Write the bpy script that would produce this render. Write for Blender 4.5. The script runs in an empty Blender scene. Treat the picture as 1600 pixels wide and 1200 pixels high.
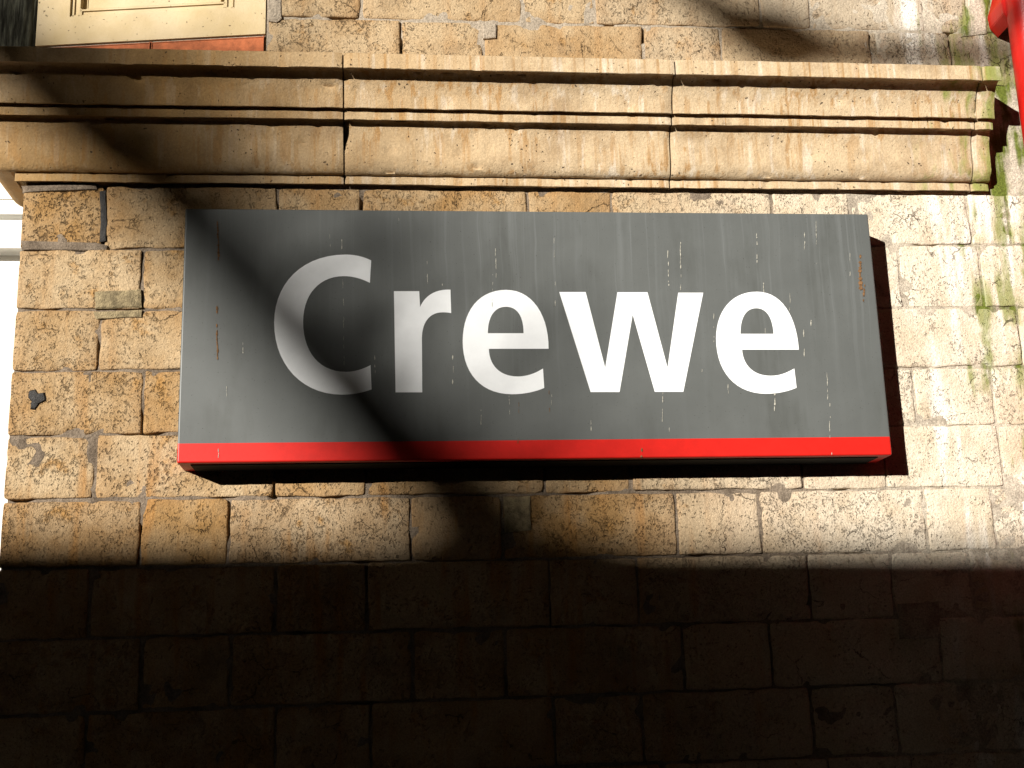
import bpy, bmesh, math, random
from mathutils import Vector, Matrix, noise

# ------------------------------------------------------------------ camera, sky, sun, exposure
scene = bpy.context.scene
col = scene.collection
Z0 = 2.15                                   # height of the sign's lower edge above the platform
YAW, PITCH, ROLL = 0.10237, 0.23965, -0.02971
CAM = Vector((0.50283, -3.24006, Z0 - 0.57492))
FPX = 2000.0
fw = Vector((math.sin(YAW)*math.cos(PITCH), math.cos(YAW)*math.cos(PITCH), math.sin(PITCH)))
rt = Vector((math.cos(YAW), -math.sin(YAW), 0)); up = rt.cross(fw)
r2 = math.cos(ROLL)*rt + math.sin(ROLL)*up
u2 = -math.sin(ROLL)*rt + math.cos(ROLL)*up
cam_data = bpy.data.cameras.new('camera'); cam = bpy.data.objects.new('camera', cam_data); col.objects.link(cam)
cam.matrix_world = Matrix(((r2.x, u2.x, -fw.x, CAM.x), (r2.y, u2.y, -fw.y, CAM.y), (r2.z, u2.z, -fw.z, CAM.z), (0, 0, 0, 1)))
cam_data.sensor_fit = 'HORIZONTAL'; cam_data.sensor_width = 36; cam_data.lens = 36*FPX/1600
cam_data.clip_start = 0.05; cam_data.clip_end = 500
scene.camera = cam
scene.cycles.max_bounces = 4; scene.cycles.diffuse_bounces = 2; scene.cycles.glossy_bounces = 2

SUN = Vector((-0.791, -1.0, 0.327)).normalized()          # towards the sun
world = bpy.data.worlds.new('World'); scene.world = world; world.use_nodes = True
wn = world.node_tree
sky = wn.nodes.new('ShaderNodeTexSky'); sky.sky_type = 'NISHITA'; sky.sun_disc = False
sky.sun_elevation = math.asin(SUN.z); sky.sun_rotation = math.atan2(SUN.x, SUN.y) % (2*math.pi)
bg = wn.nodes['Background']; bg.inputs['Strength'].default_value = 0.05
wn.links.new(sky.outputs[0], bg.inputs['Color'])
sd = bpy.data.lights.new('sun', 'SUN'); sd.energy = 5.0; sd.angle = math.radians(0.53); sd.color = (1.0, 0.96, 0.885)
so = bpy.data.objects.new('sun', sd); col.objects.link(so)
so.location = SUN*30; so.rotation_euler = SUN.to_track_quat('Z', 'Y').to_euler()
vs = scene.view_settings
vs.view_transform = 'Standard'; vs.look = 'None'; vs.gamma = 1; vs.use_curve_mapping = False; vs.exposure = 0.7

# ------------------------------------------------------------------ helpers
def at(px, py, p=0.0):
    """point seen at photo pixel (px, py) on the vertical plane p metres in front of the wall face"""
    d = fw + r2*((px-800)/FPX) + u2*((600-py)/FPX)
    return CAM + d*((-p-CAM.y)/d.y)

def tag(o, label, cat, group=None):
    o['label'] = label; o['category'] = cat
    if group: o['group'] = group
    return o

def empty(name, loc=(0, 0, 0)):
    o = bpy.data.objects.new(name, None); o.location = loc; col.objects.link(o); o.empty_display_size = .1
    return o

def mesh(name, verts, faces, mat, parent=None, smooth=False):
    me = bpy.data.meshes.new(name); me.from_pydata([tuple(v) for v in verts], [], faces); me.update()
    return link(name, me, mat, parent, smooth)

def link(name, me, mat, parent=None, smooth=False):
    if mat: me.materials.append(mat)
    if smooth: me.polygons.foreach_set('use_smooth', [True]*len(me.polygons))
    o = bpy.data.objects.new(name, me); col.objects.link(o)
    if parent:
        o.parent = parent; o.matrix_parent_inverse = Matrix.Translation(-Vector(parent.location)) if parent.type == 'EMPTY' else Matrix()
    return o

def from_bm(name, bm, mat, parent=None, smooth=False):
    bmesh.ops.recalc_face_normals(bm, faces=bm.faces)
    me = bpy.data.meshes.new(name); bm.to_mesh(me); bm.free()
    return link(name, me, mat, parent, smooth)

def box(name, lo, hi, mat, parent=None, bevel=0.0, seg=2, smooth=False):
    bm = bmesh.new(); bmesh.ops.create_cube(bm, size=1)
    for v in bm.verts:
        v.co = Vector([lo[i] + (v.co[i]+.5)*(hi[i]-lo[i]) for i in range(3)])
    if bevel: bmesh.ops.bevel(bm, geom=bm.edges[:], offset=bevel, segments=seg, affect='EDGES', profile=.6)
    return from_bm(name, bm, mat, parent, smooth)

def fbm(v, o=4):
    return noise.fractal(v, 1.0, 2.0, o)

# node shorthand
class NT:
    def __init__(s, name, rough=.85, spec=.3):
        s.m = bpy.data.materials.new(name); s.m.use_nodes = True; s.t = s.m.node_tree
        s.b = s.t.nodes['Principled BSDF']; s.b.inputs['Roughness'].default_value = rough
        s.b.inputs['Specular IOR Level'].default_value = spec
        s.P = s.n('ShaderNodeNewGeometry').outputs['Position']
    def n(s, kind): return s.t.nodes.new(kind)
    def set(s, inp, v):
        if hasattr(v, 'is_linked') or isinstance(v, bpy.types.NodeSocket): s.t.links.new(v, inp)
        else: inp.default_value = v
    def math(s, op, a, b=0.0, c=0.0, clamp=False):
        n = s.n('ShaderNodeMath'); n.operation = op; n.use_clamp = clamp
        s.set(n.inputs[0], a); s.set(n.inputs[1], b); s.set(n.inputs[2], c); return n.outputs[0]
    def vmul(s, v, k):
        n = s.n('ShaderNodeVectorMath'); n.operation = 'MULTIPLY'; s.set(n.inputs[0], v); n.inputs[1].default_value = k; return n.outputs[0]
    def vadd(s, v, w):
        n = s.n('ShaderNodeVectorMath'); n.operation = 'ADD'; s.set(n.inputs[0], v); s.set(n.inputs[1], w); return n.outputs[0]
    def noise(s, scale, detail=4, rough=.55, v=None, k=None, out='Fac'):
        n = s.n('ShaderNodeTexNoise'); v = v or s.P
        if k: v = s.vmul(v, k)
        s.set(n.inputs['Vector'], v); n.inputs['Scale'].default_value = scale
        n.inputs['Detail'].default_value = detail; n.inputs['Roughness'].default_value = rough
        return n.outputs[out]
    def vor(s, scale, feature='F1', v=None, out='Distance'):
        n = s.n('ShaderNodeTexVoronoi'); n.feature = feature; s.set(n.inputs['Vector'], v or s.P); n.inputs['Scale'].default_value = scale
        return n.outputs[out]
    def rng(s, x, a, b, c=0.0, d=1.0, smooth=True):
        n = s.n('ShaderNodeMapRange'); n.interpolation_type = 'SMOOTHSTEP' if smooth else 'LINEAR'
        s.set(n.inputs[0], x); n.inputs[1].default_value = a; n.inputs[2].default_value = b
        n.inputs[3].default_value = c; n.inputs[4].default_value = d; return n.outputs[0]
    def mix(s, f, a, b, mode='MIX'):
        n = s.n('ShaderNodeMix'); n.data_type = 'RGBA'; n.blend_type = mode; n.clamp_factor = True
        s.set(n.inputs[0], f)
        for i, c in ((6, a), (7, b)):
            s.set(n.inputs[i], c if not isinstance(c, tuple) else (*c, 1) if len(c) == 3 else c)
        return n.outputs[2]
    def xyz(s):
        n = s.n('ShaderNodeSeparateXYZ'); s.t.links.new(s.P, n.inputs[0]); return n.outputs
    def attr(s, name):
        n = s.n('ShaderNodeAttribute'); n.attribute_type = 'OBJECT'; n.attribute_name = name; return n.outputs['Fac']
    def color(s, c): s.set(s.b.inputs['Base Color'], c if not isinstance(c, tuple) else (*c, 1))
    def bump(s, h, dist, strength=1.0):
        n = s.n('ShaderNodeBump'); n.inputs['Distance'].default_value = dist; n.inputs['Strength'].default_value = strength
        s.set(n.inputs['Height'], h); s.t.links.new(n.outputs[0], s.b.inputs['Normal'])

def moss_mask(n, X, Z, boost=.022):
    """algae grows in vertical runs below the leaking red downpipe and fades away from it"""
    near = n.rng(X, at(1400, 200).x, at(1545, 200).x)
    runs = n.noise(1.0, 3, .6, k=(24, 24, 3.2))
    patch = n.noise(9, 3, .6)
    hi = n.rng(Z, at(1550, 860).z, at(1550, 500).z, .1, 1.0)
    t = n.math('ADD', n.math('MULTIPLY', runs, .6), n.math('MULTIPLY', patch, .4))
    t = n.math('ADD', t, n.math('MULTIPLY', n.math('SUBTRACT', near, 1.0), .16))
    t = n.math('ADD', t, n.math('MULTIPLY', n.math('SUBTRACT', hi, 1.0), .10))
    t = n.math('ADD', t, boost)
    return n.math('MULTIPLY', n.rng(t, .455, .60), n.rng(X, at(1395, 200).x, at(1450, 200).x))

def mat_brick():
    n = NT('weathered_buff_brick', .95, .12)
    X, Y, Z = n.xyz()
    tone = n.attr('tone'); pit = n.attr('pit'); grey = n.attr('grey')
    sc = n.n('ShaderNodeVectorMath'); sc.operation = 'SCALE'; n.t.links.new(n.P, sc.inputs[0])
    n.t.links.new(n.math('MULTIPLY_ADD', n.attr('craze'), .6, .75), sc.inputs['Scale'])      # grain of its own for each brick
    PB = sc.outputs[0]
    cl = n.noise(7, 3, .6, v=PB); m2 = n.noise(13, 3, .65, v=PB); g = n.noise(230, 2, .7)
    W = n.noise(42, 3, .7, v=PB, out='Color')
    wp = n.vadd(PB, n.vmul(W, (.034, .034, .022)))
    f = n.math('ADD', tone, n.rng(cl, .32, .68, -.35, .35), clamp=True)
    c = n.mix(f, (.45, .335, .205), (.31, .18, .070))
    c = n.mix(grey, c, (.34, .29, .23))
    # brown and ochre water runs, and sooty bloom
    run = n.rng(n.noise(1.0, 3, .6, k=(17, 17, 2.0)), .50, .72)
    low = n.rng(Z, at(800, 640).z, at(800, 800).z, .35, .85)
    c = n.mix(n.math('MULTIPLY', run, low), c, (.36, .17, .045))
    c = n.mix(n.rng(m2, .56, .72, 0, .7), c, (.38, .20, .06))
    c = n.mix(n.rng(n.noise(5.2, 4, .7), .52, .78, 0, .6), c, (.16, .12, .08))
    tc = n.n('ShaderNodeTexCoord').outputs['Generated']; sp = n.n('ShaderNodeSeparateXYZ'); n.t.links.new(tc, sp.inputs[0])
    ex = n.math('ABSOLUTE', n.math('SUBTRACT', sp.outputs[0], .5)); ez = n.math('ABSOLUTE', n.math('SUBTRACT', sp.outputs[2], .5))
    rim = n.rng(n.math('ADD', n.math('MAXIMUM', n.math('ADD', ex, .02), ez), n.math('MULTIPLY', n.math('SUBTRACT', cl, .5), .5)),   .36, .58, 0, .4)
    c = n.mix(rim, c, (.33, .19, .085))
    # lime bleaching, strongest towards the downpipe
    bl = n.math('MULTIPLY', n.rng(X, at(900, 500).x, at(1420, 500).x), n.rng(Z, at(800, 250).z, at(800, 120).z, 1, .25))
    c = n.mix(n.math('MULTIPLY', bl, n.rng(cl, .30, .62, .45, .9)), c, (.74, .66, .535))
    runs = n.rng(n.noise(1.0, 3, .55, k=(11, 11, 1.6)), .50, .64)
    c = n.mix(n.math('MULTIPLY', n.math('MULTIPLY', runs, n.rng(X, at(1380, 500).x, at(1480, 500).x)), .8), c, (.86, .83, .77))
    c = n.mix(1.0, c, n.mix(n.rng(g, .25, .75, 0, 1), (.80, .785, .77), (1.17, 1.17, 1.16)), 'MULTIPLY')
    c = n.mix(n.math('MULTIPLY', moss_mask(n, X, Z), .8), c, (.20, .225, .045))
    # pits
    v = n.vor(105, 'F1', wp)
    amt = n.math('ADD', n.math('MULTIPLY', pit, .22), n.rng(m2, .40, .70, 0.0, .22))
    pm = n.math('SUBTRACT', 1.0, n.rng(n.math('SUBTRACT', v, amt), -.06, .14), clamp=True)
    v2 = n.vor(34, 'F1', wp)
    pm = n.math('MAXIMUM', pm, n.math('MULTIPLY', n.math('SUBTRACT', 1.0, n.rng(v2, .05, .14), clamp=True), n.rng(cl, .45, .6)))
    # hair cracks and short crazing
    e = n.vor(9, 'DISTANCE_TO_EDGE', wp)
    cr = n.math('MULTIPLY', n.math('SUBTRACT', 1.0, n.rng(e, .002, .013), clamp=True), n.rng(cl, .53, .62))
    q = n.n('ShaderNodeTexNoise'); n.t.links.new(n.vmul(PB, (1.15, 1.0, .85)), q.inputs['Vector'])
    q.inputs['Scale'].default_value = 62; q.inputs['Detail'].default_value = 3; q.inputs['Roughness'].default_value = .6; q.inputs['Distortion'].default_value = 1.3
    q = n.math('SUBTRACT', q.outputs['Fac'], n.math('ADD', n.rng(m2, .36, .68, -.05, .04), n.math('ADD', n.math('MULTIPLY', n.math('SUBTRACT', n.attr('craze'), .5), .085), n.math('MULTIPLY', bl, -.03))))
    cr2 = n.math('SUBTRACT', 1.0, n.rng(q, .345, .425), clamp=True)
    dk = n.math('MAXIMUM', n.math('MULTIPLY', pm, n.math('ADD', .42, n.math('MULTIPLY', pit, .4))), cr)
    c = n.mix(n.math('MULTIPLY', n.math('MAXIMUM', dk, n.math('MULTIPLY', cr2, .24)), .72), c, (.05, .03, .016))
    n.color(c)
    h = n.math('ADD', n.noise(60, 4, .78), n.math('MULTIPLY', g, .30))
    h = n.math('SUBTRACT', h, n.math('ADD', n.math('MULTIPLY', dk, .9), n.math('MULTIPLY', cr2, .85)))
    n.bump(h, .0054, 1.0)
    return n.m

def mat_mortar():
    n = NT('old_lime_mortar', .95, .1)
    X, Y, Z = n.xyz()
    c = n.mix(n.rng(n.noise(13, 5, .65), .35, .7), (.27, .21, .155), (.14, .105, .075))
    c = n.mix(n.rng(Z, at(800, 90).z-.06, at(800, 60).z), c, (.42, .35, .27))
    bl = n.rng(X, at(1150, 500).x, at(1480, 500).x)
    c = n.mix(n.math('MULTIPLY', bl, n.rng(n.noise(20, 4), .3, .6, .45, 1)), c, (.62, .54, .43))
    c = n.mix(moss_mask(n, X, Z), c, (.14, .17, .03))
    c = n.mix(1.0, c, n.mix(n.rng(n.noise(210, 3, .7), .25, .75), (.6, .6, .6), (1.25, 1.25, 1.25)), 'MULTIPLY')
    n.color(c); n.bump(n.noise(110, 5, .75), .006, 1.0)
    return n.m

def mat_cornice():
    n = NT('dressed_cream_stone', .9, .15)
    X, Y, Z = n.xyz()
    left = n.rng(X, at(250, 200).x, at(1000, 200).x, 1, 0)  # left end stained browner, the tint also standing in for partial shade
    c = n.mix(n.math('MULTIPLY', left, n.rng(n.noise(5, 4), .3, .65, .45, 1)), (.54, .41, .26), (.35, .212, .085))
    s1 = n.rng(n.noise(1.0, 4, .66, k=(48, 48, .9)), .50, .63)
    s1 = n.math('MULTIPLY', s1, n.rng(n.noise(3.2, 2), .35, .6, .25, .8))
    c = n.mix(s1, c, (.37, .20, .07))
    s2 = n.rng(n.noise(1.0, 4, .6, k=(40, 40, 1.2), v=n.vadd(n.P, (3.3, 1.7, 9.2))), .54, .68, 0, .55)
    c = n.mix(n.math('MULTIPLY', s2, n.math('SUBTRACT', 1.0, n.math('MULTIPLY', left, .8))), c, (.72, .64, .53))
    c = n.mix(n.rng(n.noise(6, 4, .7), .48, .76, 0, .6), c, (.24, .15, .075))
    c = n.mix(n.math('MULTIPLY', moss_mask(n, X, Z, .06), .8), c, (.21, .25, .045))
    v = n.vor(70, 'F1', n.vadd(n.P, n.vmul(n.noise(80, 2, out='Color'), (.016, .016, .016))))
    pm = n.math('SUBTRACT', 1.0, n.rng(n.math('SUBTRACT', v, n.rng(n.noise(14, 3), .4, .75, .0, .17)), 0, .07), clamp=True)
    c = n.mix(n.math('MULTIPLY', pm, .85), c, (.05, .032, .02))
    c = n.mix(1.0, c, n.mix(n.rng(n.noise(190, 3, .7), .25, .75), (.85, .84, .83), (1.12, 1.12, 1.12)), 'MULTIPLY')
    n.color(c)
    h = n.math('SUBTRACT', n.math('ADD', n.noise(120, 5, .7), n.math('MULTIPLY', n.noise(16, 4), .9)), n.math('MULTIPLY', pm, .9))
    n.bump(h, .0024, 1.0)
    return n.m

def mat_plain(name, c, rough=.6, var=.12, scale=30, bump=.0006, spec=.3, streak=None):
    n = NT(name, rough, spec)
    a = tuple(max(0, x*(1-var)) for x in c); b = tuple(x*(1+var) for x in c)
    k = n.mix(n.rng(n.noise(scale, 5, .65), .3, .7), a, b)
    if streak:
        X, Y, Z = n.xyz()
        wx = n.vadd(n.P, n.vmul(n.noise(5, 2, out='Color'), (.02, 0, 0)))
        top = n.math('MULTIPLY', n.rng(Z, Z0+.12, Z0+.62, .15, 1), n.rng(X, .2, .95, .3, 1))
        k = n.mix(n.math('MULTIPLY', top, n.rng(n.noise(1.0, 4, .6, k=(34, 34, .9), v=wx), .47, .70, 0, streak[1]*1.5)), k, streak[0])
        k = n.mix(n.math('MULTIPLY', top, n.rng(n.noise(1.0, 3, .6, k=(85, 85, .8), v=wx), .56, .68, 0, streak[1]*1.7)), k, streak[0])
        k = n.mix(n.rng(n.noise(1.0, 4, .65, k=(9, 9, 2.5), v=wx), .5, .75, 0, .45), k, (.06, .062, .055))
        k = n.mix(n.rng(n.noise(240, 2), .69, .74, 0, .7), k, (.03, .028, .025))
    n.color(k)
    if bump: n.bump(n.noise(scale*5, 4, .7), bump, 1)
    return n.m

BRICK = mat_brick(); MORTAR = mat_mortar(); STONE = mat_cornice()
SIGN_GREY = mat_plain('grey_sign_paint', (.108, .113, .109), .42, .06, 6, 0, .35, ((.19, .20, .20), .19))
SIGN_RED = mat_plain('red_sign_paint', (.56, .014, .009), .42, .08, 22, .00012, .35)
WHITE = mat_plain('white_letter_film', (.86, .87, .88), .45, .04, 14, 0, .35)
RED_PIPE = mat_plain('red_gloss_paint', (.48, .012, .008), .36, .16, 9, .0012, .45)
WHITE_WOOD = mat_plain('white_gloss_woodwork', (.80, .78, .72), .5, .05, 12, .0006)
TAR = mat_plain('black_tar', (.022, .019, .017), .5, .5, 60, .002)
PATCH = mat_plain('olive_cement', (.34, .265, .15), .95, .42, 55, .008)
TILE = mat_plain('red_clay_tile', (.42, .125, .05), .85, .32, 26, .0015)
DRIP = mat_plain('lime_drip', (.42, .40, .34), .9, .2, 90, 0)
RUST = mat_plain('rust_run', (.17, .09, .04), .95, .4, 120, 0)
SLATE = mat_plain('dark_slate', (.035, .036, .04), .8, .3, 8, .003)
LOW_BOUNCE = mat_plain('low_bounce_dark', (.06, .045, .035), .95, .3, 5, .003)  # kept dark so the unseen buildings and roof bounce little light
BLACK = mat_plain('underside_shade_black', (.006, .006, .006), .7, .2, 10, 0, .1)
IRON = mat_plain('dark_painted_iron', (.03, .03, .03), .6, .2, 10, .001)
BARK = mat_plain('dark_bark', (.06, .048, .036), .95, .3, 14, .004)
PAVING = mat_plain('dark_platform_asphalt', (.05, .048, .046), .95, .25, 18, .003)

def mat_panel():
    n = NT('pale_terracotta', .9, .2)
    c = n.mix(n.rng(n.noise(6, 4), .3, .7), (.66, .53, .34), (.55, .42, .23))
    v = n.vor(75, 'F1', n.vadd(n.P, n.vmul(n.noise(80, 2, out='Color'), (.016, .016, .016))))
    pm = n.math('SUBTRACT', 1.0, n.rng(n.math('SUBTRACT', v, n.rng(n.noise(14, 3), .35, .75, .0, .15)), 0, .07), clamp=True)
    n.color(n.mix(n.math('MULTIPLY', pm, .8), c, (.07, .045, .03)))
    n.bump(n.math('SUBTRACT', n.noise(120, 4, .7), pm), .0015, 1)
    return n.m
PANEL = mat_panel()

def mat_post():
    n = NT('dark_timber', .95, .1)
    f = n.rng(n.noise(1.0, 5, .7, k=(55, 55, 6)), .4, .68)
    c = n.mix(f, (.018, .017, .013), (.10, .10, .075))
    n.color(c); n.bump(n.noise(1.0, 5, .7, k=(70, 70, 9)), .012, 1)
    return n.m
POST = mat_post()

# ------------------------------------------------------------------ ground
def plane(name, x0, x1, y0, y1, z, mat):
    o = mesh(name, [(x0, y0, z), (x1, y0, z), (x1, y1, z), (x0, y1, z)], [(0, 1, 2, 3)], mat); o['kind'] = 'structure'; return o
plane('ground', -150, 150, -150, 150, 0, PAVING)

# ------------------------------------------------------------------ brick wall
WX0 = -0.434; CS = 0.16779; ZL0 = Z0 + 0.76595
XEND = 3.8
ZROOF = 8.5
def zline(k, x):
    """height of bed joint k (0 just under the cornice), with the slight wander of the real courses"""
    w = {1: (-.012, .016), 2: (-.006, .0), 3: (-.001, .0), 4: (0, .006), 5: (.004, .003), 6: (.004, .004), 7: (.0, .003), 8: (-.008, .007)}.get(k, (0, 0))
    t = (x-WX0)/2.6
    return ZL0 - k*CS + w[0]*(1-t) + w[1]*t + .0025*noise.noise(Vector((x*1.7, k*7.1, 0)))

def brick(k, x0, x1, gap, rng, parent, corner=False, tone=None, pit=None, grey=0.0):
    """one brick of course k (between bed joints k-1 and k)"""
    g = gap/2
    xa, xb = x0+(0 if corner else g), x1-g
    R = rng.uniform(.003, .006); seed = rng.uniform(0, 100)
    ft, fb = rng.uniform(.6, 1.1), rng.uniform(.6, 1.1)
    zt = lambda x: zline(k-1, x)-g*ft
    zb = lambda x: zline(k, x)+g*fb
    w, h = xb-xa, CS-gap
    nu, nv = max(4, int(w/.016)), 9
    U = [0, .3*R/w, R/w] + [R/w+(1-2*R/w)*i/nu for i in range(1, nu)] + [1-R/w, 1-.3*R/w, 1]
    V = [0, .3*R/h, R/h] + [R/h+(1-2*R/h)*i/nv for i in range(1, nv)] + [1-R/h, 1-.3*R/h, 1]
    off = rng.uniform(-.0022, .0015); tx, tz = rng.uniform(-.004, .004), rng.uniform(-.004, .004)
    rough = rng.uniform(.7, 1.4)
    verts = []; NU, NV = len(U), len(V)
    cr = rng.uniform(.003, .010)
    for v in V:
        for u in U:
            x = xa+u*w; z = zb(x)+v*(zt(x)-zb(x))
            du, dv = min(u, 1-u)*w, min(v, 1-v)*h
            d = min(du, dv)
            q = Vector((x*9, seed, z*9))
            # worn outline
            ed = max(0, 1-d/.02)
            x += ed*(.003*noise.noise(q*4)+.003*noise.noise(q*1.4))*(0 if corner and u < .5 else 1); z += ed*(.003*noise.noise(q*4+Vector((9, 9, 9)))+.003*noise.noise(q*1.4+Vector((2, 9, 4))))
            # worn corners
            cd = math.hypot(du, dv)
            if cd < cr:
                k2 = (cr-cd)*.35
                x += k2*(1 if u < .5 else -1); z += k2*(1 if v < .5 else -1)
            a = max(0, 1-d/R); y = off+R*.75*(1-math.sqrt(max(0, 1-a*a)))
            y += tx*(u-.5)+tz*(v-.5)
            y += rough*(.0022*noise.noise(q*1.3)+.0016*noise.noise(q*5)+.0011*noise.noise(q*12))
            ch = noise.noise(q*2.2+Vector((3, 5, 8)))
            if ch > .28 and d < .03: y += (ch-.28)*.03*(1-d/.03)
            verts.append((x, y, z))
    faces = [(j*NU+i, j*NU+i+1, (j+1)*NU+i+1, (j+1)*NU+i) for j in range(NV-1) for i in range(NU-1)]
    ring = [i for i in range(NU)] + [j*NU+NU-1 for j in range(1, NV)] + [(NV-1)*NU+i for i in range(NU-2, -1, -1)] + [j*NU for j in range(NV-2, 0, -1)]
    b0 = len(verts); dep = .21 if corner else .035
    for i in ring: verts.append((verts[i][0], dep, verts[i][2]))
    L = len(ring)
    faces += [(ring[(a+1) % L], ring[a], b0+a, b0+(a+1) % L) for a in range(L)]
    o = mesh('brick', verts, faces, BRICK, parent, True)
    o['tone'] = (rng.uniform(0, .62) if k > 0 else rng.uniform(0, .3)) if tone is None else tone
    o['pit'] = rng.uniform(0, .45) if pit is None else pit
    o['grey'] = grey; o['craze'] = rng.uniform(0, 1)
    return o

wall = empty('brick_wall', (WX0, 0, 0))
tag(wall, 'weathered buff brick wall behind the grey station name sign', 'wall')
# vertical joints read off the photograph, per course, as pixel columns at mid-course height
MIDY = {-3: -10, -2: 66, 1: 345, 2: 437, 3: 530, 4: 625, 5: 725, 6: 830, 7: 938, 8: 1050, 9: 1160}
JOINTS = {
    -3: [428, 565, 816, 928, 1186, 1264, 1440, 1508, 1547],
    -2: [418, 627, 755, 1005, 1127, 1361, 1484],
    1: [162, 433, 565, 826, 957, 1208, 1330, 1515, 1577],
    2: [221, 355, 620, 750, 1010, 1140, 1408, 1534],
    3: [155, 425, 560, 828, 958, 1222, 1352, 1594],
    4: [223, 355, 622, 752, 1025, 1160, 1430, 1553],
    5: [149, 429, 571, 851, 985, 1253, 1383, 1566],
    6: [220, 357, 642, 785, 1058, 1190, 1449, 1556],
    7: [140, 430, 573, 860, 997, 1267, 1397],
    8: [220, 360, 645, 790, 1070, 1207, 1473],
    9: [134, 430, 580, 867, 1006, 1272, 1406],
}
TONES = {(6, 0): (.95, .3, .15), (6, 1): (.75, .3, 0), (6, 2): (.55, .5, .25), (6, 3): (.8, .3, .2), (6, 4): (.85, .5, 0), (6, 5): (.5, .4, 0), (6, 6): (.75, .5, 0),
         (1, 0): (.78, 1.0, 0), (4, 0): (.5, .6, 0), (5, 0): (.3, .5, 0), (5, 1): (.35, .7, 0), (2, 0): (.15, .2, 0), (3, 0): (.35, .4, 0), (4, 1): (.65, .5, 0)}
rng = random.Random(5)
nb = 0
for k in list(range(-5, -1)) + list(range(1, 18)):
    xs = [WX0]
    if k in JOINTS: xs += [at(px, MIDY[k]).x for px in JOINTS[k]]
    else:
        xs += [WX0 + (.215 if k % 2 else .33)]
    s = k % 2 == 0
    while xs[-1] < XEND:
        xs.append(xs[-1] + (.425 if s else .215)); s = not s
    xs[-1] = XEND
    if xs[-1]-xs[-2] < .08: xs.pop(-2)
    if k in (-2, -3, -4, -5, -6): xs = [at(417, 40).x] + [x for x in xs if x > at(417, 40).x+.03]; 
    for i in range(len(xs)-1):
        if zline(k, 0) < .01: continue
        t = TONES.get((k, i))
        gap = rng.uniform(.0055, .009)
        if xs[i] > 1.6: gap *= .75
        brick(k, xs[i], xs[i+1], gap, rng, wall, corner=(i == 0 and k > 0), tone=t[0] if t else None, pit=t[1] if t else None, grey=t[2] if t else ((.55 if xs[i] > 1.55 else rng.choice([0, 0, .2])) if k < 0 else 0))
        nb += 1

# mortar bed behind the bricks, with washed-out holes
HOLES = [(627, 78, .016, .03), (1484, 62, .014, .05), (1482, 88, .014, .03), (952, 38, .014, .012), (1434, 397, .012, .01), (160, 320, .012, .03), (162, 360, .012, .03),
         (428, 768, .012, .02), (565, 322, .010, .02), (687, 320, .012, .01), (1361, 66, .012, .03), (219, 835, .014, .02), (437, 9, .008, .03), (920, 45, .01, .01), (1005, 55, .008, .02)]
HOLES = [(at(a, b), r, rz) for a, b, r, rz in HOLES]
def mortar_sheet(x0, x1, z0, z1, step):
    nx, nz = int((x1-x0)/step), int((z1-z0)/step)
    vs_ = []
    for j in range(nz+1):
        z = z0+(z1-z0)*j/nz
        for i in range(nx+1):
            x = x0+(x1-x0)*i/nx
            q = Vector((x*14, 2.7, z*14))
            base = .0042 - .0014*min(1, max(0, (x-1.45)/.4))
            y = base + .003*noise.noise(q) + .002*noise.noise(q*3.1)
            h = noise.noise(q*.55+Vector((7, 7, 7)))
            if h > .38: y += (h-.38)*.05
            for c, r, rz in HOLES:
                dx, dz = (x-c.x)/r, (z-c.z)/(rz+.006)
                if abs(dx) < 1 and abs(dz) < 1: y += .028*(1-dx*dx)*(1-dz*dz)
            vs_.append((x, y, z))
    xp, zp_ = at(415, 40).x+.002, at(800, 88.5, .165).z-.02
    fs = [(j*(nx+1)+i, j*(nx+1)+i+1, (j+1)*(nx+1)+i+1, (j+1)*(nx+1)+i) for j in range(nz) for i in range(nx)
          if not (z0+(z1-z0)*j/nz > zp_ and x0+(x1-x0)*i/nx < xp)]
    return vs_, fs
v1, f1 = mortar_sheet(WX0+.004, XEND, 1.25, 3.6, .0075)
mo = mesh('mortar', v1, f1, MORTAR, wall, True); mo['kind'] = 'stuff'
ZTOPC = at(800, 88.5, .165).z; XPAN = at(415, 40).x
box('mortar_core', (WX0+.004, .05, 0), (XEND, .21, ZTOPC-.01), MORTAR, wall)
box('mortar_core', (XPAN+.003, .05, ZTOPC-.0095), (XEND, .21, ZROOF), MORTAR, wall)
box('mortar_core', (WX0+.05, .26, ZTOPC-.0095), (XPAN+.002, .40, ZROOF), MORTAR, wall)
box('mortar_bed', (WX0+.004, .009, 0), (XEND, .049, 1.249), MORTAR, wall)
box('upper_render', (at(417, 40).x, .009, 3.6005), (XEND, .049, ZROOF), MORTAR, wall)

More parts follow.
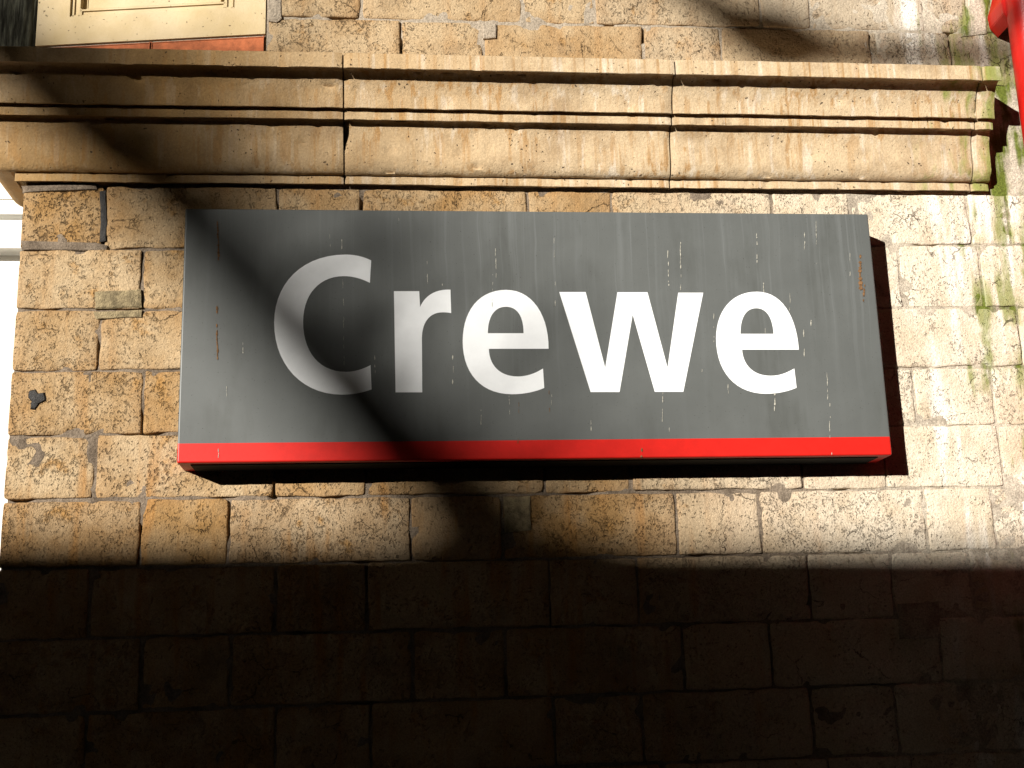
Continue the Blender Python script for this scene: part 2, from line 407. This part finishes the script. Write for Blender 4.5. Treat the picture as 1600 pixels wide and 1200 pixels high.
def chip(name, pts, p, thick, mat, parent, jit=.0015):
    """flat irregular lump of material stuck on the wall: outline in photo pixels"""
    ps = []
    for i in range(len(pts)):
        a, b = at(*pts[i]), at(*pts[(i+1) % len(pts)])
        for t in (0, .33, .66):
            q = a.lerp(b, t); s = Vector((q.x*60, 1, q.z*60))
            ps.append((q.x+jit*2*noise.noise(s), q.z+jit*2*noise.noise(s+Vector((5, 5, 5)))))
    cx = sum(a for a, b in ps)/len(ps); cz = sum(b for a, b in ps)/len(ps)
    vs_ = [(a, .03, b) for a, b in ps] + [(a, -p, b) for a, b in ps] + [(cx+(a-cx)*.86, -p-thick*.7, cz+(b-cz)*.86) for a, b in ps] + [(cx, -p-thick, cz)]
    L = len(ps); fs = []
    for i in range(L):
        j = (i+1) % L
        fs += [(i, j, L+j, L+i), (L+i, L+j, 2*L+j, 2*L+i), (2*L+i, 2*L+j, 3*L)]
    me = mesh(name, vs_, fs, mat, parent, False)
    bm = bmesh.new(); bm.from_mesh(me.data); bmesh.ops.recalc_face_normals(bm, faces=bm.faces); bm.to_mesh(me.data); bm.free()
    return me
chip('cement_patch', [(148, 457), (220, 453), (222, 482), (150, 484)], .004, .006, PATCH, wall)
chip('cement_patch', [(146, 487), (222, 485), (221, 496), (150, 499)], .001, .004, PATCH, wall)
chip('cement_patch', [(787, 777), (828, 776), (830, 829), (789, 832)], .0035, .002, PATCH, wall)
chip('cement_patch', [(1403, 944), (1466, 940), (1468, 996), (1405, 999)], .004, .002, MORTAR, wall)
chip('mortar_smear', [(418, -30), (440, -32), (440, 30), (432, 36), (420, 34)], .004, .003, MORTAR, wall)
chip('mortar_smear', [(753, 38), (775, 38), (775, 60), (755, 61)], .004, .002, MORTAR, wall)
chip('mortar_smear', [(1512, -20), (1545, -22), (1541, 54), (1503, 58), (1512, 30)], .004, .003, MORTAR, wall)
chip('mortar_smear', [(34, 291), (150, 288), (152, 297), (36, 301)], .002, .004, MORTAR, wall)
chip('mortar_smear', [(33, 377), (150, 379), (168, 384), (166, 392), (36, 391)], .002, .003, MORTAR, wall)
chip('tar_blob', [(46, 612), (56, 609), (60, 615), (70, 614), (72, 626), (62, 632), (56, 640), (48, 640), (50, 628), (44, 622)], .003, .005, TAR, wall)
chip('tar_smear', [(156, 300), (166, 298), (168, 340), (166, 376), (156, 378), (158, 340)], .002, .003, TAR, wall)

# ------------------------------------------------------------------ cornice
cor = empty('stone_cornice', (WX0, 0, at(800, 300).z))
tag(cor, 'moulded cream stone cornice running along the wall above the sign', 'cornice')
PROF = []                                    # (projection, height) from the top back edge down to the wall
def zp(y, p): return at(800, y, p).z
ztop = zp(88.5, .145)
PT = .165
ztop = zp(88.5, PT); zf = zp(111, PT)
PROF += [(-.03, ztop+.035), (.02, ztop+.03), (PT-.002, ztop+.002), (PT, ztop), (PT, zf+.001), (PT-.002, zf), (PT-.004, zf+.001), (PT-.006, zf+.008), (PT-.013, zf+.007)]
zb_ = zp(172, .104)
for t in (.015, .04, .08, .14, .22, .32, .45, .6, .8, 1.0):       # cavetto
    PROF.append((.104+.045*(1-math.sqrt(1-(1-t)**2)), zf+.007*(1-t)**6-(zf-zb_)*t))
PROF += [(.103, zb_-.001), (.100, zb_-.001), (.098, zb_+.006), (.089, zb_+.006), (.0885, zb_-.0015)]
zc = zp(190.5, .088)
PROF += [(.088, zc+.001), (.087, zc), (.085, zc+.0005), (.083, zc+.007), (.0735, zc+.006)]
zd = zp(277, .024)
for t in (.01, .035, .07, .12, .19, .28, .38, .5, .62, .70, .78, .85, .91, .955, .985, 1.0):   # hollow above, round below
    p = .0505+.021*(1-math.sqrt(1-max(0, 1-t/.55)**2)) if t < .62 else .0505-.0265*(1-math.sqrt(1-((t-.62)/.38)**2))
    PROF.append((p, zc+.005*max(0, 1-t/.1)-(zc-zd)*t))
zg = zp(290.5, .0195)
PROF += [(.0225, zd+.004), (.0195, zd+.004), (.0195, zg+.0008), (.0185, zg), (.016, zg), (.014, zg+.006), (-.03, zg+.006)]

def side(p): return max(p, 0) + .055*min(1, max(0, (p-.021)/.03))
def cornice_block(x0, x1, seed, mitre=False, y1=None):
    n = len(PROF); vs_, fs = [], []
    steps = max(2, int((x1-x0)/.012)); g = .0022
    for i in range(steps+1):
        t = i/steps
        for j, (p, z) in enumerate(PROF):
            xa = x0 - (side(p) if mitre else -g)
            x = xa + t*(x1-g-xa)
            q = Vector((x*10, seed+p*30, z*22))
            e = min(x-x0, x1-x) if not mitre else x1-x
            wear = (.007*max(0, 1-e/.010)**2*(.4+1.2*abs(noise.noise(Vector((x0*3, z*45, seed)))))) if p > 0 else 0
            wob = (.0011*noise.noise(q)+.0008*noise.noise(q*3.3)) if p > 0 else 0
            nick = noise.noise(Vector((x*26, seed*3+j*.9, 4)))
            nk = max(0, nick-.40)*.03 if p > 0 else 0
            vs_.append((x, -(p-wear-nk+wob), z+.0012*noise.noise(q*1.7+Vector((4, 4, 4)))+.0022*noise.noise(Vector((x*1.3, 0, 3)))))
    for i in range(steps):
        for j in range(n-1):
            a = i*n+j; fs.append((a, a+1, a+n+1, a+n))
    fs.append(tuple(range(n))); fs.append(tuple(range(steps*n+n-1, steps*n-1, -1)))
    if mitre:                                # the return round the corner of the wall
        b = len(vs_)
        for i in range(7):
            for p, z in PROF: vs_.append((x0-side(p), -p+(i/6)*(y1+p), z) if p > 0 else (x0+.03, i/6*y1, z))
        for i in range(6):
            for j in range(n-1):
                a = b+i*n+j; fs.append((a, a+n, a+n+1, a+1))
    bm = bmesh.new(); vv = [bm.verts.new(v) for v in vs_]
    for f in fs:
        try: bm.faces.new([vv[i] for i in f])
        except ValueError: pass
    bmesh.ops.recalc_face_normals(bm, faces=bm.faces)
    me = bpy.data.meshes.new('cornice_block'); bm.to_mesh(me); bm.free()
    o = link('cornice_block', me, STONE, cor, True)
    o.modifiers.new('split', 'EDGE_SPLIT').split_angle = math.radians(38)
    return o
XJ = [WX0, at(538, 285, .0195).x, at(1046, 282, .0195).x, at(1517, 295, .0195).x, at(1565, 112, PT).x]
cornice_block(XJ[0], XJ[1], 1.3, True, .5)
cornice_block(XJ[1], XJ[2], 5.1)
cornice_block(XJ[2], XJ[3], 9.7)
cornice_block(XJ[3], XJ[4], 14.2)
# dark open joints between the blocks
for i, x in enumerate(XJ[1:4]):
    vs_ = [(x-.0026, -p+.012, z) for p, z in PROF]+[(x+.0026, -p+.012, z) for p, z in PROF]; n = len(PROF)
    mesh('joint_filling', vs_, [(j, j+1, n+j+1, n+j) for j in range(n-1)], MORTAR, cor)

# ------------------------------------------------------------------ splayed terracotta panel above the cornice
pr = at(415, 40); plz = ztop
ang = math.radians(-8.5)
pan = empty('terracotta_panel', (pr.x, 0, plz))
tag(pan, 'pale terracotta panel with a sunk moulded field standing on the cornice', 'panel')
def on_panel(px, py, out=0.0):
    """pixel to point on the splayed plane that passes through the panel's right edge"""
    d = fw + r2*((px-800)/FPX) + u2*((600-py)/FPX)
    nrm = Vector((math.sin(ang), -math.cos(ang), 0)); o = Vector((pr.x, .002, 0))
    q = CAM + d*((o-CAM).dot(nrm)/d.dot(nrm))
    return q + nrm*out
tdir = Vector((math.cos(ang), math.sin(ang), 0)); ndir = Vector((math.sin(ang), -math.cos(ang), 0))
pz0 = on_panel(415, 52.5).z; pxl = (on_panel(56, 60)-on_panel(415, 52)).dot(tdir)
def pbox(name, s0, s1, z0, z1, o0, o1, mat, bevel=.002, parent=pan):
    bm = bmesh.new(); bmesh.ops.create_cube(bm, size=1)
    for v in bm.verts:
        s = s0+(v.co.x+.5)*(s1-s0); o = o0+(v.co.y+.5)*(o1-o0); z = z0+(v.co.z+.5)*(z1-z0)
        v.co = Vector((pr.x, .002, 0)) + tdir*s + ndir*o + Vector((0, 0, z))
    if bevel: bmesh.ops.bevel(bm, geom=bm.edges[:], offset=bevel, segments=2, affect='EDGES')
    return from_bm(name, bm, mat, parent, False)
def ps(px, py=20): return (on_panel(px, py)-Vector((pr.x, .002, 0))).dot(tdir)
zt_ = pz0+.85
fi = on_panel(110, 26).z
pbox('stile', pxl, ps(109), pz0, zt_, -.06, 0, PANEL, 0)
pbox('stile', ps(366), -.001, pz0, zt_, -.06, 0, PANEL, 0)
pbox('bottom_rail', ps(109), ps(366), pz0, fi, -.06, 0, PANEL, 0)
pbox('top_rail', ps(109), ps(366), zt_-(fi-pz0), zt_, -.06, 0, PANEL, 0)
pbox('sunk_field', ps(109), ps(366), fi, zt_-(fi-pz0), -.06, -.026, PANEL, 0)
# moulding round the field
m0, m1, mw = ps(112), ps(363), ps(124)-ps(112)
mz0, mz1 = fi+.0015, zt_-(fi-pz0)-.0015
pbox('field_moulding', m0, m0+mw, mz0, mz1, -.025, -.010, PANEL, .005)
pbox('field_moulding', m1-mw, m1, mz0, mz1, -.025, -.010, PANEL, .005)
pbox('field_moulding', m0+mw, m1-mw, mz0, mz0+mw, -.025, -.0105, PANEL, .005)
pbox('raised_field', m0+mw*1.7, m1-mw*1.7, mz0+mw*1.25, mz1-mw*1.7, -.025, -.016, PANEL, .002)
# clay tile course under it
tz1 = pz0-.0075; tb = [pxl, ps(236, 66), -.001]
for i in range(2):
    pbox('tile', tb[i]+.001, tb[i+1]-.004, plz-.03, tz1, -.06, -.003, TILE, .002)
pbox('tile_bed', pxl, -.002, plz-.03, pz0-.0005, -.06, -.007, MORTAR, 0)

# dark post beside the panel
pst = on_panel(28, 40, -.02)
bm = bmesh.new(); seg = 56; rows = 30; ring0 = None
wR = .085
cxp = ps(54)-.005-wR
for j in range(rows+1):
    z = plz-.012+j*.03; ring = []
    for i in range(seg):
        a = 2*math.pi*i/seg
        sx = math.copysign(abs(math.cos(a))**.5, math.cos(a)); sy = math.copysign(abs(math.sin(a))**.5, math.sin(a))
        rr = wR*(1-.0*a)*(1 + .10*noise.noise(Vector((math.cos(a)*7, math.sin(a)*7, z*1.6))) + .06*noise.noise(Vector((math.cos(a)*16, math.sin(a)*16, z*5))) - .08)
        q = Vector((pr.x, .002, 0))+tdir*(cxp+rr*sx)+ndir*(-.105+rr*sy*.9)
        ring.append(bm.verts.new((q.x, q.y, z)))
    if ring0:
        for i in range(seg): bm.faces.new((ring0[i], ring0[(i+1) % seg], ring[(i+1) % seg], ring[i]))
    else: bm.faces.new(ring[::-1])
    ring0 = ring
bm.faces.new(ring0)
tag(from_bm('timber_post', bm, POST, None, True), 'dark grooved timber post standing on the cornice beside the terracotta panel', 'post')

# ------------------------------------------------------------------ white woodwork beyond the wall's corner
ww = empty('window_surround', (WX0-.5, .24, 0))
tag(ww, 'white painted window surround set back beyond the end of the brick wall', 'window frame')
def zw(y, back): return at(15, y, -back).z
box('casing_board', (WX0-3.5, .26, 0), (WX0+.02, .30, zw(404, .24)), WHITE_WOOD, ww, .003)
box('lower_rail', (WX0-3.5, .225, zw(388, .225)), (WX0+.02, .30, zw(343, .225)), WHITE_WOOD, ww, .004)
box('upper_rail', (WX0-3.5, .245, zw(335, .245)), (WX0+.02, .30, zw(312, .245)), WHITE_WOOD, ww, .004)
box('head_board', (WX0-3.5, .262, zw(311, .262)), (WX0+.02, .30, ZROOF), WHITE_WOOD, ww, .003)
box('backing', (WX0-3.5, .285, zw(404, .24)+.0005), (WX0+.019, .299, zw(312, .25)), WHITE_WOOD, ww)

# ------------------------------------------------------------------ station sign
D = 0.11325; SW = 1.8; SH = 0.65909
sign = empty('station_sign', (0, 0, Z0))
tag(sign, 'grey boxed sign reading Crewe in white with a red strip along its base', 'sign')
zband = at(800, 688, D).z
def sign_body(name, keep_low, mat):
    bm = bmesh.new(); bmesh.ops.create_cube(bm, size=1)
    for v in bm.verts: v.co = Vector(((v.co.x+.5)*SW, -D+(v.co.y+.5)*(D-.002), Z0+(v.co.z+.5)*SH))
    ed = [e for e in bm.edges if not all(v.co.y > -.05 for v in e.verts)]
    bmesh.ops.bevel(bm, geom=ed, offset=.0045, segments=4, affect='EDGES', profile=.5)
    bmesh.ops.bisect_plane(bm, geom=bm.verts[:]+bm.edges[:]+bm.faces[:], plane_co=(0, 0, zband), plane_no=(0, 0, 1), clear_outer=keep_low, clear_inner=not keep_low)
    return from_bm(name, bm, mat, sign, False)
sign_body('grey_panel', False, SIGN_GREY)
sign_body('red_strip', True, SIGN_RED)
box('underside_shade_plate', (.03, -D+.022, Z0-.0025), (SW-.03, -.004, Z0+.002), BLACK, sign, .001)  # near-black plate added so the sign's underside looks deep in shade

def bez(p0, p1, p2, p3, n=14):
    out = []
    for i in range(1, n+1):
        t = i/n; a = 1-t
        out.append(tuple(a**3*p0[k]+3*a*a*t*p1[k]+3*a*t*t*p2[k]+t**3*p3[k] for k in (0, 1)))
    return out
def outline(cmds):
    pts = [cmds[0]]
    for c in cmds[1:]:
        if len(c) == 2: pts.append(c)
        else: pts += bez(pts[-1], c[0], c[1], c[2])
    if math.dist(pts[0], pts[-1]) < 1: pts.pop()
    return pts
LETTERS = [
    (5.0, 420, 390, [[(800, 85), ((735, 52), (665, 39), (600, 39)), ((260, 39), (42, 265), (42, 570)), ((42, 905), (265, 1133), (570, 1133)), ((650, 1133), (735, 1117), (803, 1092)), (795, 902),
                      ((730, 938), (660, 955), (600, 955)), ((395, 955), (268, 800), (268, 565)), ((268, 350), (395, 207), (585, 207)), ((660, 207), (730, 228), (790, 260))]]),
    (6.0, 600, 430, [[(93, 150), (330, 150), (338, 298), ((385, 190), (480, 136), (600, 136)), (623, 136), (630, 355), ((600, 349), (570, 347), (545, 348)), ((420, 350), (357, 450), (355, 590)), (359, 1098), (108, 1098)]]),
    (6.32, 710, 440, [[(930, 663), ((932, 330), (770, 82), (510, 82)), ((240, 82), (82, 290), (82, 590)), ((82, 900), (260, 1112), (570, 1112)), ((690, 1112), (800, 1088), (887, 1050)), (875, 858),
                       ((800, 905), (720, 937), (625, 937)), ((450, 937), (345, 830), (340, 664))],
                      [(330, 510), (683, 510), ((683, 340), (620, 248), (510, 248)), ((395, 248), (330, 350), (330, 510))]]),
    (6.316, 860, 440, [[(88, 103), (348, 103), (541, 850), (662, 105), (958, 105), (1156, 850), (1262, 110), (1508, 110), (1312, 1088), (1030, 1088), (812, 325), (683, 1090), (397, 1090)]]),
    (6.32, 1105, 440, [[(905, 672), ((880, 330), (730, 100), (490, 100)), ((240, 100), (88, 290), (88, 560)), ((88, 880), (270, 1108), (580, 1108)), ((690, 1108), (800, 1085), (883, 1048)), (860, 858),
                        ((780, 905), (710, 930), (625, 930)), ((460, 930), (355, 830), (344, 672))],
                       [(328, 516), (656, 516), ((645, 350), (585, 263), (485, 263)), ((385, 263), (328, 350), (328, 516))]]),
]
for ch, (sc, ox, oy, contours) in zip('Crewe', LETTERS):
    cu = bpy.data.curves.new('letter', 'CURVE'); cu.dimensions = '2D'; cu.fill_mode = 'BOTH'; cu.extrude = .0004
    for c in contours:
        pts = [at(ox+a/sc, oy+b/sc, D+.0006) for a, b in outline(c)]
        sp = cu.splines.new('POLY'); sp.points.add(len(pts)-1); sp.use_cyclic_u = True
        for i, q in enumerate(pts): sp.points[i].co = (q.x, q.z, 0, 1)
    tmp = bpy.data.objects.new('tmp', cu); col.objects.link(tmp)
    me = bpy.data.meshes.new_from_object(tmp.evaluated_get(bpy.context.evaluated_depsgraph_get()))
    bpy.data.objects.remove(tmp)
    me.transform(Matrix.Translation((0, -D-.0005, 0)) @ Matrix.Rotation(math.pi/2, 4, 'X'))
    link('letter', me, WHITE, sign)['label'] = 'white letter ' + ch

def runs(name, lst, mat, seed):
    """thin broken dribbles dried on the sign face"""
    rr = random.Random(seed); vs_, fs = [], []
    for x, y0, y1, w, br in lst:
        y = y0; dx = 0; w *= 1.0 if mat is RUST else .6; br = .25+br*.75
        while y < y1:
            l = rr.uniform(2, 9); dx += rr.uniform(-.6, .6)
            if rr.random() > br:
                m = 5; b = len(vs_); ww_ = w*rr.uniform(.4, 1.1)
                for i in range(m+1):
                    t = i/m; hw = ww_*.5*(math.sin(math.pi*min(.98, max(.06, t)))**.5)*rr.uniform(.6, 1.1)
                    for sgn in (-1, 1):
                        q = at(x+dx+sgn*hw+rr.uniform(-.2, .2), y+t*l, D+.0014); vs_.append(q)
                fs += [(b+2*i, b+2*i+1, b+2*i+3, b+2*i+2) for i in range(m)]
            y += l*.9
    o = mesh(name, vs_, fs, mat, sign); o['kind'] = 'stuff'; return o
runs('lime_drips', [(534, 374, 396, 3, .05), (535, 430, 500, 1.6, .35), (537, 500, 575, 1.2, .5), (774, 388, 428, 3, .1), (770, 428, 478, 2, .2), (623, 340, 364, 1.8, .4), (516, 360, 384, 1.6, .5), (380, 535, 550, 2.4, .1), (354, 570, 615, 1.6, .6),
                    (586, 555, 600, 2, .5), (707, 555, 596, 3, .35), (668, 405, 452, 2.2, .35), (690, 408, 455, 1.8, .45), (752, 640, 668, 2.2, .4), (795, 615, 648, 1.5, .2), (866, 372, 402, 2, .4), (868, 440, 470, 2, .6), (862, 600, 665, 2, .55),
                    (924, 636, 670, 2.6, .4), (1043, 382, 445, 3, .2), (1064, 378, 456, 2.4, .3), (1036, 612, 656, 2, .3), (1046, 668, 686, 2, .2), (1115, 490, 532, 1.6, .5), (1097, 572, 580, 2.5, .1), (1138, 600, 612, 2, .1), (1182, 364, 412, 3, .35),
                    (1193, 435, 455, 2.5, .2), (1196, 505, 522, 1.6, .3), (1210, 614, 641, 5, .1), (1212, 656, 666, 4.5, 0), (1234, 458, 484, 2, .4), (1256, 515, 566, 3, .3), (1268, 500, 506, 2.5, 0), (1292, 582, 630, 2.6, .2), (1297, 630, 684, 2.2, .3),
                    (1301, 690, 710, 2, .5), (1328, 392, 440, 1.3, .5), (1258, 360, 392, 2.2, .4), (1275, 350, 380, 1.8, .4), (341, 694, 711, 2, .3), (1204, 690, 704, 2, .3), (1275, 345, 420, 1.0, .5)], DRIP, 3)
runs('rust_runs', [(340, 336, 402, 4, .1), (339, 478, 568, 3.2, .15), (1344, 398, 448, 7, .02), (1351, 444, 472, 4, .2), (812, 610, 690, 1.5, .5), (858, 610, 660, 2, .5), (1003, 700, 712, 4, .6)], RUST, 8)

# ------------------------------------------------------------------ red downpipe
pipe_p = .105; pR = .052
px_ = at(1575, 20, pipe_p).x + pR*1.02
pipe = empty('downpipe', (px_, -pipe_p, 0))
tag(pipe, 'glossy red cast iron downpipe beside the end of the cornice', 'pipe')
def lathe(name, prof, cx, cy, mat, parent, seg=40):
    vs_, fs = [], []
    for r, z in prof:
        for i in range(seg):
            a = 2*math.pi*i/seg; vs_.append((cx+r*math.cos(a), cy+r*math.sin(a), z))
    for j in range(len(prof)-1):
        for i in range(seg): fs.append((j*seg+i, j*seg+(i+1) % seg, (j+1)*seg+(i+1) % seg, (j+1)*seg+i))
    fs.append(tuple(range(seg-1, -1, -1))); fs.append(tuple(range((len(prof)-1)*seg, len(prof)*seg)))
    o = mesh(name, vs_, fs, mat, parent, True); o.modifiers.new('split', 'EDGE_SPLIT').split_angle = math.radians(40); return o
zl = at(1560, 30, .05).z
lathe('shaft', [(pR, 0), (pR, 8.3)], px_, -pipe_p, RED_PIPE, pipe)
lathe('socket', [(pR+.001, zl+.055), (pR+.010, zl+.06), (pR+.010, zl+.15), (pR+.014, zl+.155), (pR+.014, zl+.175), (pR+.001, zl+.18)], px_, -pipe_p, RED_PIPE, pipe)
for sgn in (-1, 1):
    bm = bmesh.new()
    a0 = px_+sgn*(pR-.015); a1 = px_+sgn*(pR+.010)
    pts = [(a0, zl+.10), (a1-sgn*.012, zl+.06), (a1, zl+.03), (a1-sgn*.003, zl-.006), (a0, zl-.035)]
    f = [bm.verts.new((x, -pipe_p+.012, z)) for x, z in pts]; b = [bm.verts.new((x, -.003, z)) for x, z in pts]
    bm.faces.new(f); bm.faces.new(b[::-1])
    for i in range(5): bm.faces.new((f[i], f[(i+1) % 5], b[(i+1) % 5], b[i]))
    bmesh.ops.recalc_face_normals(bm, faces=bm.faces)
    bmesh.ops.bevel(bm, geom=bm.edges[:], offset=.002, segments=2, affect='EDGES')
    from_bm('fixing_lug', bm, RED_PIPE, pipe)

# ------------------------------------------------------------------ unseen things across the platform that throw and deepen the shade
YB = 12.0
zs = at(800, 854).z
zr = zs + .327*YB
rot = math.radians(-4.5)
def bp(x, y, z):
    x0, y0 = -.79*YB+1.0, -YB
    return (x0+x*math.cos(rot)-y*math.sin(rot), y0+x*math.sin(rot)+y*math.cos(rot), z)
def prism(name, pts, x0, x1, mat, parent):
    n = len(pts); vs_ = [bp(x0, y, z) for y, z in pts]+[bp(x1, y, z) for y, z in pts]
    mesh(name, vs_, [tuple(range(n)), tuple(range(2*n-1, n-1, -1))]+[(i, n+i, n+(i+1) % n, (i+1) % n) for i in range(n)], mat, parent)
def range_building(x0, x1, zr, label, e=.5, group=None):
    bld = empty('shade_building', bp((x0+x1)/2, 0, 0))
    tag(bld, label, 'building', group)
    prism('wall', [(3.2, 0), (3.2, zr-1.55), (-4.2, zr-1.55), (-4.2, 0)], x0, x1, LOW_BOUNCE, bld)
    prism('roof', [(3.7, zr-1.7), (0, zr-.03), (-4.7, zr-1.9), (-4.7, zr-2.0), (0, zr-.15), (3.7, zr-1.82)], x0-e, x1+e, SLATE, bld)
    prism('ridge', [(.12, zr-.08), (.05, zr), (-.05, zr), (-.12, zr-.08)], x0-e, x1+e, SLATE, bld)
range_building(-6.0, 4.2, zr, 'low dark slate-roofed building facing the wall across the platform', 0)
range_building(-60, -6.01, zr+4.2, 'unseen tall dark building added beside the low one to block sky light', 0, 'added sky-blocking buildings across the platform')  # tall blocks either side added to narrow the strip of open sky
range_building(4.21, 70, zr+4.2, 'unseen tall dark building added beside the low one to block sky light', 0, 'added sky-blocking buildings across the platform')

# unseen roof added over the platform to keep sky light off the wall
ZC = 3.62 + .327*(YB-.8) + .12
can = empty('sky_blocker_roof', (0, 0, ZC))
tag(can, 'unseen dark boarded roof added over the platform to block sky light', 'roof')
box('boarding', (-60, -YB+.8, ZC+.15), (60, .3, ZC+.22), LOW_BOUNCE, can)
for i in range(13):
    x = -54+i*9
    box('rafter', (x-.06, -YB+.85, ZC+.02), (x+.06, -.01, ZC+.149), IRON, can)
box('valance', (-60, -YB+.76, ZC), (60, -YB+.799, ZC+.25), IRON, can)

# unseen bare tree, limb and twigs shaped to cast the diagonal shadow
YT = 22.0
def far(px, py): return at(px, py) + Vector((-.791, -1, .327))*YT
def limb(pts, radii, sub=6):
    out = []
    P = [pts[0]]+pts+[pts[-1]]; R_ = [radii[0]]+list(radii)+[radii[-1]]
    for i in range(1, len(P)-2):
        for s in range(sub):
            t = s/sub; a, b, c, d = P[i-1:i+3]
            q = .5*((2*b)+(c-a)*t+(2*a-5*b+4*c-d)*t*t+(3*b-a-3*c+d)*t**3)
            out.append((q, R_[i]+(R_[i+1]-R_[i])*t))
    out.append((pts[-1], radii[-1])); return out
def tube(bm, path, seg=8):
    ring0 = None
    for i, (q, r) in enumerate(path):
        d = (path[min(i+1, len(path)-1)][0]-path[max(i-1, 0)][0]).normalized()
        a = d.orthogonal().normalized(); b = d.cross(a)
        ring = [bm.verts.new(q+(a*math.cos(2*math.pi*k/seg)+b*math.sin(2*math.pi*k/seg))*r) for k in range(seg)]
        if ring0:
            # keep rings aligned
            best = min(range(seg), key=lambda s: (ring[s].co-ring0[0].co).length)
            ring = ring[best:]+ring[:best]
            if (ring[1].co-ring0[1].co).length > (ring[-1].co-ring0[1].co).length: ring = [ring[0]]+ring[:0:-1]
            for k in range(seg): bm.faces.new((ring0[k], ring0[(k+1) % seg], ring[(k+1) % seg], ring[k]))
        ring0 = ring
tr0 = far(900, 1500); tr0.z = 0
tree = empty('shadow_tree', tr0)
tag(tree, 'unseen leafless tree shaped to cast the diagonal shadow over the sign', 'tree')
bm = bmesh.new()
base = far(860, 1150)
MAIN = [(900, 1300), (830, 980), (760, 840), (655, 700), (508, 545), (388, 415), (262, 300), (172, 222), (85, 130), (-40, 10), (-170, -160)]
tube(bm, limb([tr0, Vector((tr0.x, tr0.y, 2.5))]+[far(*q) for q in MAIN], [.30, .27, .24, .20, .175, .135, .112, .112, .125, .13, .125, .10, .08]), 12)
from_bm('trunk', bm, BARK, tree, True)
bm = bmesh.new()
tw = random.Random(21)
for i in range(46):
    t = tw.uniform(1.3, 8.2); a, b = MAIN[int(t)], MAIN[int(t)+1]; u = t % 1
    x, y = a[0]+(b[0]-a[0])*u, a[1]+(b[1]-a[1])*u
    l = tw.uniform(90, 420); th = tw.uniform(-1.5, -.1); bend = tw.uniform(-.5, .3)
    m = (x+l*.5*math.cos(th), y+l*.5*math.sin(th)); e = (m[0]+l*.5*math.cos(th+bend), m[1]+l*.5*math.sin(th+bend))
    r = tw.uniform(.018, .028)*(l/300+.4)
    tube(bm, limb([far(x, y), far(*m), far(*e)], [r, r*.75, r*.3], 3), 6)
from_bm('crown', bm, BARK, tree, True)
# lamp on a curved arm, unseen and added to cast the top-right shadow
YL = YB-.72
def mid(px, py): return at(px, py) + Vector((-.791, -1, .327))*YL
hook = mid(905, -130)
blocker = empty('hanging_blocker', mid(1230, 66))
tag(blocker, 'dark lamp on a curved arm, unseen and added to cast the top-right shadow', 'blocker')
bm = bmesh.new()
tube(bm, limb([Vector((hook.x, hook.y, ZC+.1)), hook, mid(1010, -60), mid(1090, -5), mid(1160, 38)], [.05, .05, .05, .055, .06]), 10)
from_bm('arm', bm, IRON, blocker, True)
bm = bmesh.new()
tube(bm, limb([mid(1125, 18), mid(1160, 38), mid(1205, 58), mid(1250, 72), mid(1300, 84)], [.05, .09, .115, .105, .04]), 14)
from_bm('blocker_head', bm, IRON, blocker, True)
bm = bmesh.new()
tube(bm, limb([mid(1270, 76), mid(1380, 84), mid(1500, 84), mid(1640, 70), mid(1800, -20), mid(1850, -130)+Vector((0, 0, .1))], [.055, .055, .05, .045, .04, .04]), 8)
from_bm('shade_rod', bm, IRON, blocker, True)  # rod added to carry the soft shadow on to the right
print('bricks', nb)
